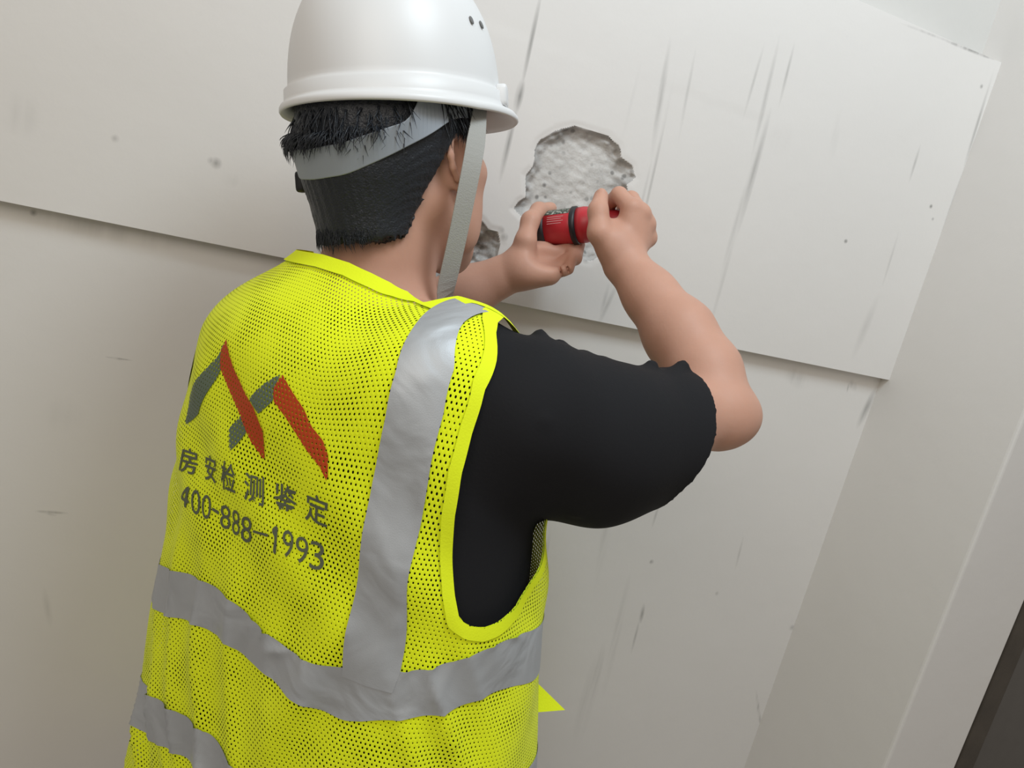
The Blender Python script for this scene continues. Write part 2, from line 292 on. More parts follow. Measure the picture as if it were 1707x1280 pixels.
# ------------------------------------------------------------------ signed distance volumes
class Vol:
    def __init__(s, lo, hi, h):
        s.lo = A(lo, float); s.h = h; s.n = np.ceil((A(hi) - s.lo)/h).astype(int) + 1; s.d = np.full(s.n, .05, np.float32)
    def win(s, lo, hi):
        i0 = np.clip(np.floor((A(lo) - s.lo)/s.h).astype(int), 0, s.n); i1 = np.clip(np.ceil((A(hi) - s.lo)/s.h).astype(int) + 1, 0, s.n)
        sl = tuple(slice(a, b) for a, b in zip(i0, i1))
        g = np.meshgrid(*[(s.lo[k] + s.h*np.arange(i0[k], i1[k])).astype(np.float32) for k in range(3)], indexing='ij', sparse=True)
        return sl, g
    def smin(s, sl, d, k):
        a = s.d[sl]
        if a.size == 0: return
        hh = np.clip(.5 + .5*(a - d)/k, 0, 1); s.d[sl] = a*(1 - hh) + d*hh - k*hh*(1 - hh)
    def cone(s, a, b, ra, rb, k=.012, flat=None, fs=1.0, sub=False):
        """tapered capsule; flat = unit axis squeezed by fs"""
        a, b = A(a, float), A(b, float); R = max(ra, rb)*1.02 + k + 2*s.h
        sl, (X, Y, Z) = s.win(np.minimum(a, b) - R, np.maximum(a, b) + R)
        ab = b - a; L2 = max(ab @ ab, 1e-12); px, py, pz = X - a[0], Y - a[1], Z - a[2]
        t = np.clip((px*ab[0] + py*ab[1] + pz*ab[2])/L2, 0, 1)
        qx, qy, qz = px - t*ab[0], py - t*ab[1], pz - t*ab[2]
        q2 = qx*qx + qy*qy + qz*qz
        if flat is not None:
            fq = qx*flat[0] + qy*flat[1] + qz*flat[2]; q2 = q2 + fq*fq*(1/fs**2 - 1)
        d = np.sqrt(q2) - (ra + (rb - ra)*t)
        if flat is not None: d = d*(.5 + .5*fs)
        if sub: s.d[sl] = np.maximum(s.d[sl], -d)
        else: s.smin(sl, d, k)
    def chain(s, pts, rads, k=.008, **kw):
        for i in range(len(pts) - 1): s.cone(pts[i], pts[i + 1], rads[i], rads[i + 1], k, **kw)
    def ell(s, c, axes, r, k=.012, sub=False):
        """ellipsoid: axes = 3 unit rows, r = 3 radii"""
        c = A(c, float); R = max(r) + k + 2*s.h; sl, (X, Y, Z) = s.win(c - R, c + R); px, py, pz = X - c[0], Y - c[1], Z - c[2]
        u = [px*e[0] + py*e[1] + pz*e[2] for e in axes]
        k0 = np.sqrt(sum((q/w)**2 for q, w in zip(u, r))); k1 = np.sqrt(sum((q/w**2)**2 for q, w in zip(u, r))) + 1e-6
        d = k0*(k0 - 1)/k1
        if sub:
            a_ = s.d[sl]; dd = -d; hh = np.clip(.5 - .5*(a_ - dd)/k, 0, 1); s.d[sl] = a_*(1 - hh) + dd*hh + k*hh*(1 - hh)
        else: s.smin(sl, d, k)
    def mesh(s, smooth=1):
        g = openvdb.FloatGrid(); g.background = .05; g.copyFromArray(np.ascontiguousarray(np.clip(s.d, -.05, .05)), tolerance=0)
        p, q = g.convertToQuads(isovalue=0.0); p = s.lo + s.h*p; q = q[:, ::-1]
        for _ in range(smooth):                                   # light Taubin-style smoothing
            for lam in (.5, -.48):
                acc = np.zeros_like(p); cnt = np.zeros(len(p))
                for k in range(4):
                    a, b = q[:, k], q[:, (k + 1) % 4]
                    for c in range(3): acc[:, c] += np.bincount(a, p[b, c], len(p)) + np.bincount(b, p[a, c], len(p))
                    cnt += np.bincount(a, minlength=len(p)) + np.bincount(b, minlength=len(p))
                p = p + lam*(acc/np.maximum(cnt, 1)[:, None] - p)
        return p, q

# ------------------------------------------------------------------ head frame (tilted a little, facing the work)
def rotz2(v1, v2, ang): return v1*math.cos(ang) + v2*math.sin(ang)
_e1 = rotz2(CR, -CU, math.radians(-1.5)); _e2 = FWD*math.cos(math.radians(11)) + CU*math.sin(math.radians(11)); _e2 = _e2 - (_e2 @ _e1)*_e1; _e2 /= np.linalg.norm(_e2)
HUP = np.cross(_e1, _e2); HY = math.radians(38)
HF = _e2*math.cos(HY) + _e1*math.sin(HY); HR = _e1*math.cos(HY) - _e2*math.sin(HY)
HC = P(664, 248, .86)
def hd(x, y, z): return HC + x*HR + y*HF + z*HUP
HAX = (HR, HF, HUP)

# ------------------------------------------------------------------ person: body
M_SKIN = mat('skin', (.55, .305, .222), .55, var=.10, vscale=22, bump=.08, bscale=260, sss=.12, spec=.35)
SH_R = wl((.130, .03, 1.405)); EL_R = P(1203, 690, .955); WR_R = P(1043, 440, 1.062)
SH_L = wl((-.160, .02, 1.37)); EL_L = P(612, 580, 1.15); WR_L = P(862, 449, 1.115)
B = Vol((-.16, .60, .92), (.72, 1.17, 1.87), .0023)
# torso under the clothes
sl, (X, Y, Z) = B.win((-.16, .60, .92), (.5, 1.17, 1.53))
lx = (X - AX[0])*BR[0] + (Y - AX[1])*BR[1]; ly = (X - AX[0])*BF[0] + (Y - AX[1])*BF[1]
B.smin(sl, torso_sdf(lx + 0*Z, ly + 0*Z, Z + 0*lx, -.035), .01)
B.d[sl] = np.where(Z + 0*lx > 1.49, .05, B.d[sl])
B.d[:, :, :2] = .05
# neck and head
NB = wl((-.040, .002, 1.455))
B.cone(hd(0, -.018, -.045), NB, .058, .066, .03)
B.cone(NB, wl((.045, .0, 1.435)), .055, .04, .03); B.cone(NB, wl((-.12, -.01, 1.445)), .058, .045, .03)
B.ell(hd(0, -.004, .025), HAX, (.075, .096, .098), .02)
B.ell(hd(0, .040, -.040), HAX, (.061, .056, .082), .03)
B.chain([hd(-.050, .0, -.062), hd(-.040, .045, -.095), hd(0, .078, -.118), hd(.040, .045, -.095), hd(.050, .0, -.062)], [.016, .016, .017, .016, .016], .025)
B.cone(hd(0, .07, -.10), hd(0, .02, -.085), .022, .03, .03)
B.cone(hd(0, .090, .005), hd(0, .108, -.034), .008, .0105, .008)                     # nose
for s in (-1, 1):
    B.ell(hd(s*.011, .100, -.040), HAX, (.008, .008, .006), .005)
    B.ell(hd(s*.033, .092, .004), HAX, (.015, .010, .009), .008, sub=True)            # eye socket
    B.ell(hd(s*.033, .081, .003), HAX, (.0125, .0115, .0105), .003)                   # eyeball and lid
    B.cone(hd(s*.018, .092, .020), hd(s*.050, .080, .020), .006, .005, .01)           # brow
    B.ell(hd(s*.046, .048, -.060), HAX, (.018, .026, .034), .02)
    B.ell(hd(s*.045, .062, -.025), HAX, (.020, .020, .016), .02)                      # cheekbone
    # ear: plate, rim, lobe, hollow
    ea = hd(s*.0745, .010, -.018); eu = (HUP*.97 - HF*.24); ef = HF*.9 + HR*s*-.1 - HR*s*.0; eo = HR*s*.94 - HF*.34
    B.ell(ea, (eo, ef, eu), (.006, .015, .028), .006)
    rim = [ea + eu*.026*math.sin(t) + ef*.015*math.cos(t) + eo*.006 for t in np.linspace(-.2, 4.0, 9)]
    B.chain(rim, [.0038]*9, .003); B.ell(ea - eu*.026 + eo*.003, HAX, (.006, .008, .009), .004)
    B.ell(ea + eo*.009 + ef*.003, (eo, ef, eu), (.006, .008, .014), .004, sub=True)
B.ell(hd(0, .096, -.072), HAX, (.019, .007, .0045), .004); B.ell(hd(0, .094, -.081), HAX, (.016, .007, .005), .004)
# right arm
B.chain([SH_R, P(1030, 702, .872), P(1125, 700, .918), EL_R], [.044, .044, .043, .039], .02)
B.cone(EL_R, P(1232, 694, .962), .034, .024, .02)
B.chain([EL_R, P(1172, 622, .985), P(1132, 556, 1.01), P(1085, 494, 1.04), WR_R], [.038, .0455, .0435, .0335, .0285], .02)
# left arm
B.chain([SH_L, EL_L], [.05, .042], .02)
B.chain([EL_L, P(700, 520, 1.145), P(780, 487, 1.13), WR_L], [.040, .041, .0345, .028], .02)
# right hand: back of the hand towards the viewer, fingers closing over the tool
def chainP(pts, rads, k=.006, **kw): B.chain([P(*q) for q in pts], rads, k, **kw)
rk = {'i': (1052, 347, 1.058), 'm': (1068, 356, 1.066), 'r': (1077, 374, 1.080), 'p': (1080, 397, 1.094)}
for q, ra, rb in (('i', .019, .0140), ('m', .019, .0140), ('r', .018, .0135), ('p', .017, .0125)): B.cone(P(1040, 425, 1.068), P(*rk[q]), ra, rb, .014)
chainP([(1040, 436, 1.062), (1022, 405, 1.060), (1010, 385, 1.064)], [.026, .022, .017], .014)
chainP([(1052, 347, 1.058), (1032, 325, 1.082), (1016, 338, 1.112), (1014, 362, 1.128)], [.0125, .0112, .0098, .0082], .004)
chainP([(1068, 356, 1.066), (1052, 332, 1.100), (1040, 344, 1.132), (1036, 368, 1.142)], [.0125, .0112, .0100, .0085], .004)
chainP([(1077, 374, 1.080), (1068, 351, 1.116), (1058, 362, 1.144), (1054, 384, 1.148)], [.0120, .0108, .0095, .0080], .004)
chainP([(1080, 397, 1.094), (1078, 375, 1.126), (1070, 383, 1.146), (1064, 398, 1.148)], [.0108, .0095, .0085, .0072], .004)
chainP([(1022, 418, 1.055), (999, 388, 1.046), (997, 352, 1.052), (1002, 327, 1.066)], [.019, .0150, .0128, .0098], .008)
B.ell(P(1003, 320, 1.060), (CR, CU, FWD), (.0062, .0055, .004), .0015)                 # thumb nail
for q in ('m', 'r', 'p'): B.ell(P(*rk[q]) - FWD*.004, (CR, CU, FWD), (.010, .010, .010), .006)
# left hand: palm up under the tool, thumb up its end, fingers curling behind
lw = (872, 447, 1.112)
for q, r_ in (((918, 456, 1.100), .0145), ((918, 442, 1.116), .0145), ((914, 427, 1.134), .0145), ((907, 412, 1.150), .0145)): B.cone(P(*lw), P(*q), .024, r_, .014)
B.ell(P(896, 459, 1.100), (CR, CU, FWD), (.022, .014, .016), .014)                     # heel of the palm
chainP([(916, 456, 1.098), (945, 447, 1.102), (955, 424, 1.124), (942, 410, 1.146)], [.0120, .0100, .0090, .0078], .0018)
chainP([(916, 440, 1.116), (958, 430, 1.124), (964, 408, 1.150), (948, 396, 1.168)], [.0120, .0108, .0096, .0085], .0018)
chainP([(912, 427, 1.132), (958, 416, 1.146), (962, 392, 1.172), (946, 378, 1.184)], [.0130, .0115, .0100, .0085], .0035)
chainP([(906, 412, 1.148), (950, 400, 1.172), (956, 376, 1.190), (940, 362, 1.196)], [.0125, .0110, .0098, .0085], .0035)
B.ell(P(922, 418, 1.080), (CR, CU, FWD), (.029, .019, .044), .012, sub=True)
for gx_, gy_ in ((934, 449), (946, 444)): B.ell(P(gx_, gy_, 1.092), (CU*.96 - CR*.28, CR*.96 + CU*.28, FWD), (.016, .0014, .011), .003, sub=True)
chainP([(868, 434, 1.110), (876, 402, 1.100), (884, 368, 1.110), (898, 351, 1.138), (918, 347, 1.160)], [.020, .0142, .0122, .0110, .0090], .008)
bp_, bq_ = B.mesh(2); del B
person = mk('person', bp_, bq_, M_SKIN, None, ORG)
tag(person, 'person in black T-shirt and yellow safety vest reaching both hands to the wall', 'person')

# ------------------------------------------------------------------ hair
M_HAIR = mat('black_hair', (.012, .015, .021), .42, var=.4, vscale=90, bump=.5, bscale=500, spec=.5)
def hairline(phi):
    """height of the hair's lower edge; phi in degrees from the nape round to the face"""
    return np.interp(phi, [0, 30, 48, 60, 72, 82, 92, 106, 111, 135, 141, 152, 180], [-.098, -.098, -.092, -.066, -.034, -.006, .012, .010, -.038, -.046, -.01, .05, .06])
Hv = Vol(HC - .16, HC + .16, .0026)
Hv.ell(hd(0, -.010, .022), HAX, (.089, .106, .106), .01)
Hv.cone(hd(0, -.052, -.03), hd(0, -.045, -.10), .0605, .056, .03)
sl, (X, Y, Z) = Hv.win(HC - .16, HC + .16)
hx = (X - HC[0])*HR[0] + (Y - HC[1])*HR[1] + (Z - HC[2])*HR[2]; hy = (X - HC[0])*HF[0] + (Y - HC[1])*HF[1] + (Z - HC[2])*HF[2]; hz = (X - HC[0])*HUP[0] + (Y - HC[1])*HUP[1] + (Z - HC[2])*HUP[2]
ph = np.degrees(np.arctan2(np.abs(hx), -hy)); Hv.d = np.maximum(Hv.d, (hairline(ph) + .004*np.sin(ph*1.9 + hx*300) - hz)*.8)
Hv.d = Hv.d + .0009*np.sin(ph*2.3*np.sign(hx) + 60*hz)*np.sin(ph*.9 + 3)
hp, hq = Hv.mesh(1); hv = [tuple(q) for q in hp]; hf = [tuple(int(i) for i in q) for q in hq]
def strand(p0, p1, p2, r):
    """a thin tapering lock of hair through three points"""
    p0, p1, p2 = A(p0), A(p1), A(p2); base = len(hv); n = 5
    for k in range(n):
        t = k/(n - 1); c = (1 - t)**2*p0 + 2*t*(1 - t)*p1 + t*t*p2; d = 2*(1 - t)*(p1 - p0) + 2*t*(p2 - p1); d /= np.linalg.norm(d) + 1e-9
        a = np.cross(d, HC - c); a /= np.linalg.norm(a) + 1e-9; b = np.cross(d, a); rr = r*(1 - t*.93)
        for w in range(3): hv.append(tuple(c + rr*(a*math.cos(2.094*w) + b*math.sin(2.094*w))))
    for k in range(n - 1):
        for w in range(3): hf.append((base + 3*k + w, base + 3*k + (w + 1) % 3, base + 3*k + 3 + (w + 1) % 3, base + 3*k + 3 + w))
def skull_pt(phi, z, off):
    """point on the hair surface at angle phi (signed, degrees from the nape)"""
    zz = np.clip((z - .022)/.106, -.95, .95); k = math.sqrt(max(.05, 1 - zz*zz)); low = sstep(.0, -.06, z)
    rx, ry, cy = (.089*k + off), (.106*k + off), -.010
    rx = rx*(1 - low) + low*(.057 + off); ry = ry*(1 - low) + low*(.058 + off)
    cy = cy*(1 - low) + low*(-.046)
    a = math.radians(phi); return hd(rx*math.sin(a), cy - ry*math.cos(a), z)
for i in range(900):                                            # soft edge along the hairline
    phi = random.uniform(-125, 125); z = float(hairline(abs(phi))) + random.uniform(.0, .018); l = random.uniform(.006, .016)
    strand(skull_pt(phi, z + .008, -.003), skull_pt(phi + random.uniform(-2, 2), z - l*.5, .0012), skull_pt(phi + random.uniform(-5, 5), z - l, -.001 + random.uniform(-.002, .002)), random.uniform(.0005, .0011))
for i in range(330):                                            # longer locks over the band and sticking out at the sides
    side = i % 3
    phi = random.uniform(-75, 62) if side else random.choice([random.uniform(-92, -62), random.uniform(82, 112)])
    z = random.uniform(.022, .05) - (.02 if abs(phi) < 60 else 0); l = random.uniform(.018, .034) if abs(phi) > 60 else random.uniform(.012, .03)
    o2 = random.uniform(.008, .016) if side else random.uniform(.006, .014)
    strand(skull_pt(phi, z, .0), skull_pt(phi + random.uniform(-2, 2), z - l*.5, .0075), skull_pt(phi + random.uniform(-6, 6), z - l, o2), random.uniform(.0007, .0016))
for i in range(260):                                            # tufts falling over the headband
    phi = random.gauss(-20, 26) if i % 3 else random.uniform(-10, 48); z = float(np.interp(abs(phi), [0, 25, 50], [.002, .004, .012])) + random.uniform(-.004, .006); l = random.uniform(.008, .022)
    strand(skull_pt(phi, z, .004), skull_pt(phi + random.uniform(-1, 1), z - l*.35, .0165), skull_pt(phi + random.uniform(-5, 5), z - l, .0175 + random.uniform(0, .001)), random.uniform(.0006, .0014))
hair = mk('hair', hv, hf, M_HAIR, person, ORG); hair['label'] = 'short black hair with loose locks'

# ------------------------------------------------------------------ T-shirt
M_SHIRT = mat('black_jersey', (.0105, .0105, .0125), .85, bump=.12, bscale=350, spec=.25)
T = Vol((-.22, .50, .80), (.62, 1.17, 1.53), .0034)
sl, (X, Y, Z) = T.win((-.22, .50, .80), (.62, 1.17, 1.53))
lx = (X - AX[0])*BR[0] + (Y - AX[1])*BR[1] + 0*Z; ly = (X - AX[0])*BF[0] + (Y - AX[1])*BF[1] + 0*Z; Z3 = Z + 0*lx
T.smin(sl, torso_sdf(lx, ly, Z3, -.016), .005)
# right sleeve
S0, S1, S2 = P(872, 695, .80), P(985, 736, .862), P(1105, 729, .925); cd = S2 - S1; cd /= np.linalg.norm(cd)
T.cone(S0, S1, .084, .086, .03); T.cone(S1, S2, .086, .080, .03); T.cone(S2, S2 + cd*.08, .080, .078, .01)
cd = cd - CU*.42; cd /= np.linalg.norm(cd); CUFF = P(1100, 728, .922)
for (a, b, r_) in (((899, 560, .800), (912, 612, .760), .008), ((932, 578, .818), (948, 628, .775), .008), ((972, 599, .838), (988, 655, .790), .009), ((1004, 607, .855), (1032, 655, .808), .008), ((1085, 610, .888), (985, 705, .778), .007), ((1137, 613, .915), (1060, 690, .832), .008), ((1150, 640, .915), (1100, 740, .845), .006), ((905, 700, .725), (960, 790, .765), .006), ((1060, 800, .83), (960, 850, .80), .007)):
    T.cone(P(*a), P(*b), r_, r_*.6, .007)                                               # wrinkles along the sleeve
cut = (X - CUFF[0])*cd[0] + (Y - CUFF[1])*cd[1] + (Z - CUFF[2])*cd[2]
near = (X - S2[0])**2 + (Y - S2[1])**2 + (Z - S2[2])**2 < .17**2
T.d = np.where(near, np.maximum(T.d, cut), T.d)
T.cone(S1*.4 + S2*.6, S2 + (S2 - S1), .070, .072, .01, sub=True)
# left sleeve
lu = EL_L - SH_L; lu /= np.linalg.norm(lu)
T.cone(SH_L, SH_L + lu*.14, .058, .062, .03)
cutl = (X - (SH_L + lu*.15)[0])*lu[0] + (Y - (SH_L + lu*.15)[1])*lu[1] + (Z - (SH_L + lu*.15)[2])*lu[2]
nearl = (X - (SH_L + lu*.15)[0])**2 + (Y - (SH_L + lu*.15)[1])**2 + (Z - (SH_L + lu*.15)[2])**2 < .10**2
T.d = np.where(nearl, np.maximum(T.d, cutl), T.d)
# neckline
nk = np.sqrt((lx + .035)**2 + (ly - .005)**2) - .104 + 3*np.maximum(0, 1.445 - Z3)
T.d = np.where(Z3 > 1.40, np.maximum(T.d, np.maximum(-nk, -.05)), T.d); T.d[:, :, :2] = .05
T.d = T.d + (.0016*np.sin(60*lx + 25*Z3)*np.sin(31*Z3 - 20*ly)).astype(np.float32)
tp, tq = T.mesh(2); del T
shirt = mk('t_shirt', tp, tq, M_SHIRT, person, ORG); shirt['label'] = 'black short-sleeved T-shirt'

# ------------------------------------------------------------------ safety vest (parametric: angle t from the back, ring height z)
def wrinkle(t, z, s):
    low = sstep(1.26, 1.08, z); mid = np.exp(-((z - 1.27)/.10)**2)
    rg = lambda a: 1 - 2*np.abs(np.sin(a/2))**.75
    d = .0042*low*rg(115*s + 22*z + 1.2*np.sin(17*z + 2))*sstep(.10, -.02, s)*sstep(-.20, -.12, s)
    d = d + .0050*low*np.exp(-((s - .10)/.055)**2)*np.sin(95*s - 40*z)
    d = d + .0050*low*np.exp(-((s - .235)/.045)**2)*rg(140*s + 60*z)
    d = d + .0028*mid*np.sin(38*s + 55*z + .7) + .0016*np.sin(52*s - 31*z)*sstep(1.5, 1.3, z)
    d = d + .006*sstep(1.02, .90, z)*rg(70*s + 45*z + 2)*sstep(-.24, -.14, s)
    return d
_tt = np.linspace(-math.pi, math.pi, 1441); _ox, _oy, _a, _b = [float(q) for q in rings(1.2)]
def sup(t, a, b):
    s, c = np.sin(t), np.cos(t); return a*np.sign(s)*np.abs(s)**(2/NEXP), -b*np.sign(c)*np.abs(c)**(2/NEXP)
# parameter t is re-spaced by arc length so that panels have even cells
_x, _y = sup(_tt, _a, _b); _arc = np.concatenate([[0], np.cumsum(np.hypot(np.diff(_x), np.diff(_y)))]); _arc -= np.interp(0, _tt, _arc); HALF = _arc[-1]
def t_of(s): return np.interp(s, _arc, _tt)
def surf_l(s, z, off=0.0):
    """local point on the vest at arc length s from the spine and ring height z"""
    s = np.asarray(s, float); z = np.asarray(z, float); t = t_of(s)
    ox, oy, a, b = rings(z); w = wrinkle(t, z, s) + off
    x, y = sup(t, a + w, b + w); x = x + ox; y = y + oy
    return np.stack([x, y, z + lift(x, z, y) + off*.6*sstep(1.42, 1.47, z)], -1)
_dl = lambda t, o: np.concatenate([[0], np.cumsum(np.hypot(np.diff(_zz), np.diff(t) - np.diff(o)))])
_LB, _LA = _dl(TB, TY), _dl(TA, 0*TA)
def vuv(s, z):
    """cloth coordinates in metres"""
    w = np.sin(t_of(s))**2; return np.stack([s*(np.interp(z, _zz, TA)/_a*w + np.interp(z, _zz, TB)/_b*(1 - w)), np.interp(z, _zz, _LB)*(1 - w) + np.interp(z, _zz, _LA)*w], -1)
def surf(s, z, off=0.0): return wl(surf_l(s, z, off))
# inverse: picture point -> vest coordinates (used to place prints and seams where they sit on the garment)
_gs, _gz = np.meshgrid(np.linspace(-.36, .46, 330), np.linspace(.80, 1.515, 290)); _gp = proj(surf(_gs, _gz))
_nn = np.cross(np.gradient(surf(_gs, _gz), axis=1), np.gradient(surf(_gs, _gz), axis=0)); _vis = ((surf(_gs, _gz) - EYE)*_nn).sum(-1) < 0
if _vis.mean() < .5: _vis = ~_vis
def on_vest(px, py):
    d = (_gp[..., 0] - px)**2 + (_gp[..., 1] - py)**2 + np.where(_vis, 0, 1e6); i = np.unravel_index(d.argmin(), d.shape); u = A([_gs[i], _gz[i]])
    for _ in range(4):
        q = proj(surf(*u))[:2]; e = 1e-4; J = np.stack([(proj(surf(u[0] + e, u[1]))[:2] - q)/e, (proj(surf(u[0], u[1] + e))[:2] - q)/e], 1)
        try: st_ = np.linalg.solve(J, A([px, py]) - q)
        except np.linalg.LinAlgError: break
        if np.abs(st_).max() > .02: break
        u = u + st_
    return u
def clip_panel(s_rng, z_rng, step, funcs, off, name, mt, parent, disp=None):
    """grid panel of the vest surface clipped by implicit functions (>0 kept)"""
    ns, nz_ = max(2, int((s_rng[1] - s_rng[0])/step)), max(2, int((z_rng[1] - z_rng[0])/step))
    S_, Z_ = np.meshgrid(np.linspace(*s_rng, ns + 1), np.linspace(*z_rng, nz_ + 1)); vals = [fn(S_, Z_) for fn in funcs]
    ok = np.minimum.reduce(vals) if vals else np.ones_like(S_)
    verts = {}; uvs = []; faces = []
    def vid(s, z):
        k = (round(s, 6), round(z, 6))
        if k not in verts: verts[k] = len(uvs); uvs.append((s, z))
        return verts[k]
    for j in range(nz_):
        for i in range(ns):
            c = [(j, i), (j, i + 1), (j + 1, i + 1), (j + 1, i)]; o4 = [ok[q] for q in c]
            if max(o4) <= 0 and max(min(v[q] for v in vals) for q in c) <= 0 and all(any(v[q] > 0 for q in c) is False for v in vals[:1]): continue
            poly = [(S_[q], Z_[q]) for q in c]
            if min(o4) <= 0:
                for fn in funcs:
                    if not poly: break
                    fv_ = fn(A([q[0] for q in poly]), A([q[1] for q in poly])); out = []
                    for k in range(len(poly)):
                        a, b, fa, fb = poly[k], poly[(k + 1) % len(poly)], fv_[k], fv_[(k + 1) % len(poly)]
                        if fa > 0: out.append(a)
                        if (fa > 0) != (fb > 0):
                            t = fa/(fa - fb); out.append((a[0] + t*(b[0] - a[0]), a[1] + t*(b[1] - a[1])))
                    poly = out
            if len(poly) >= 3:
                ids = []
                for q in poly:
                    v_ = vid(*q)
                    if v_ not in ids: ids.append(v_)
                if len(ids) >= 3: faces.append(ids)
    uva = A(uvs); of = off if disp is None else off + disp(uva[:, 0], uva[:, 1])
    return mk(name, surf(uva[:, 0], uva[:, 1], of), faces, mt, parent, ORG, uv=vuv(uva[:, 0], uva[:, 1]))

arm_pts = [on_vest(*q) for q in [(826, 600), (806, 650), (786, 720), (768, 790), (757, 860), (753, 930), (757, 990), (765, 1032), (783, 1043), (805, 1046), (832, 1035), (858, 1012), (884, 968), (905, 915)]]
smid = HALF/2
print('armhole', [tuple(np.round(q, 3)) for q in arm_pts])
ARM_R = [tuple(q) for q in arm_pts] + [(.398, 1.32), (.405, 1.37), (.398, 1.415), (.375, 1.447), (.338, 1.460), (.305, 1.454), (.288, 1.446)]
ARM_L = [(-a, b) for a, b in [(.305, 1.425), (.297, 1.38), (.300, 1.33), (.31, 1.28), (.33, 1.25), (.36, 1.25), (.385, 1.29), (.395, 1.35), (.385, 1.40), (.355, 1.432), (.325, 1.44)]]
fr = lambda s, z: poly_sdf(ARM_R, s, z)
flf = lambda s, z: poly_sdf(ARM_L, s, z)
BOT = .72
M_VEST = mesh_fabric('fluorescent_mesh', (.85, .97, .014))
M_BIND = mat('fluorescent_binding', (.84, .97, .022), .8, bump=.15, bscale=500, spec=.15)
def tape_mat():
    m, nt, N, L, b = new_mat('reflective_tape'); b.inputs['Base Color'].default_value = (.45, .47, .49, 1); b.inputs['Metallic'].default_value = .3; b.inputs['Roughness'].default_value = .5
    uv = N.new('ShaderNodeUVMap'); uv.uv_map = 'UVMap'
    n = N.new('ShaderNodeTexNoise'); n.inputs['Scale'].default_value = 13; n.inputs['Detail'].default_value = 2.5; n.inputs['Distortion'].default_value = 1.0; L.new(uv.outputs[0], n.inputs['Vector'])
    n2 = N.new('ShaderNodeTexNoise'); n2.inputs['Scale'].default_value = 900; L.new(uv.outputs[0], n2.inputs['Vector'])
    bp = N.new('ShaderNodeBump'); bp.inputs['Strength'].default_value = .6; bp.inputs['Distance'].default_value = .009; L.new(n.outputs['Fac'], bp.inputs['Height'])
    b2 = N.new('ShaderNodeBump'); b2.inputs['Strength'].default_value = .12; b2.inputs['Distance'].default_value = .001; L.new(n2.outputs['Fac'], b2.inputs['Height']); L.new(bp.outputs[0], b2.inputs['Normal']); L.new(b2.outputs[0], b.inputs['Normal'])
    return m
M_TAPE = tape_mat()
ZTOP = 1.512
nkp = A(sorted([tuple(on_vest(*q)) for q in [(497, 421), (540, 428), (580, 440), (620, 459), (650, 474), (680, 490), (706, 508)]]))
print('neck', nkp.round(3).tolist())
def ztop(s): return np.interp(s, np.r_[-HALF, -.42, -.30, nkp[:, 0], .30, .42, HALF], np.r_[1.20, 1.43, 1.500, nkp[:, 1], 1.486, 1.42, 1.20])
ftop = lambda s, z: ztop(s) - z
vest = clip_panel((-HALF, HALF), (BOT, ZTOP), .0075, [fr, flf, ftop], 0, 'safety_vest', M_VEST, person)
vest['label'] = 'fluorescent yellow mesh safety vest'
clip_panel((.15, .40), (1.15, ZTOP), .005, [fr, lambda s, z: .0125 - fr(s, z)], .0018, 'armhole_binding', M_BIND, vest)
clip_panel((-.40, -.17), (1.2, ZTOP), .006, [flf, lambda s, z: .0125 - flf(s, z)], .0005, 'armhole_binding', M_BIND, vest)
clip_panel((-HALF, HALF), (1.18, ZTOP), .006, [lambda s, z: ztop(s) + .001 - z, lambda s, z: z - ztop(s) + .012], .0022, 'collar_binding', M_BIND, vest)
# reflective tapes: two over the shoulders, two round the body
def curve_fn(px_lo, px_hi):
    lo = A([on_vest(*q) for q in px_lo]); hi = A([on_vest(*q) for q in px_hi]); lo = lo[lo[:, 0].argsort()]; hi = hi[hi[:, 0].argsort()]; return lo, hi
v_in = A([on_vest(*q) for q in [(572, 1112), (585, 1020), (603, 900), (622, 800), (642, 700), (660, 620), (688, 550)]]); v_out = A([on_vest(*q) for q in [(666, 1120), (678, 1020), (694, 900), (713, 800), (738, 690), (757, 610), (775, 565)]])
v_in = v_in[v_in[:, 1].argsort()]; v_out = v_out[v_out[:, 1].argsort()]
print('tape in', v_in.round(3).tolist(), 'out', v_out.round(3).tolist())
_cr = [(RNG.uniform(-.16, .36), RNG.uniform(.86, 1.22), RNG.normal(1.25, .5), RNG.uniform(.008, .026), RNG.uniform(.002, .0048), RNG.uniform(-.0022, .0026)) for _ in range(150)]
_cr += [(RNG.uniform(.12, .2), RNG.uniform(1.2, 1.44), RNG.normal(1.2, .7), RNG.uniform(.012, .03), RNG.uniform(.003, .006), RNG.uniform(-.0008, .0011)) for _ in range(30)]
def crum(s, z):
    d = np.zeros_like(s)
    for cs_, cz, th, ln_, wd_, am in _cr:
        u = (s - cs_)*math.cos(th) + (z - cz)*math.sin(th); w = -(s - cs_)*math.sin(th) + (z - cz)*math.cos(th); d += am*np.exp(-np.abs(w/wd_)**1.4 - (u/ln_)**2)
    return np.maximum(d*1.9, -.0005)*sstep(-.20, -.13, s) - .0011*(1 - sstep(-.20, -.10, s)*sstep(.34, .26, s))
def xof(s, z): return surf_l(s, z)[..., 0]
x_in, x_out = xof(v_in[:, 0], v_in[:, 1]), xof(v_out[:, 0], v_out[:, 1]); print('tape x', x_in.round(3), x_out.round(3))
def xin(z): return np.interp(z, np.r_[v_in[:-1, 1], 1.45, 1.49], np.r_[x_in[:-1], x_in[-2] - .014, x_in[-2] - .032])
def xout(z): return np.interp(z, np.r_[v_out[:-1, 1], 1.45, 1.49], np.r_[x_out[:-1], x_out[-2] - .022, x_out[-2] - .042])
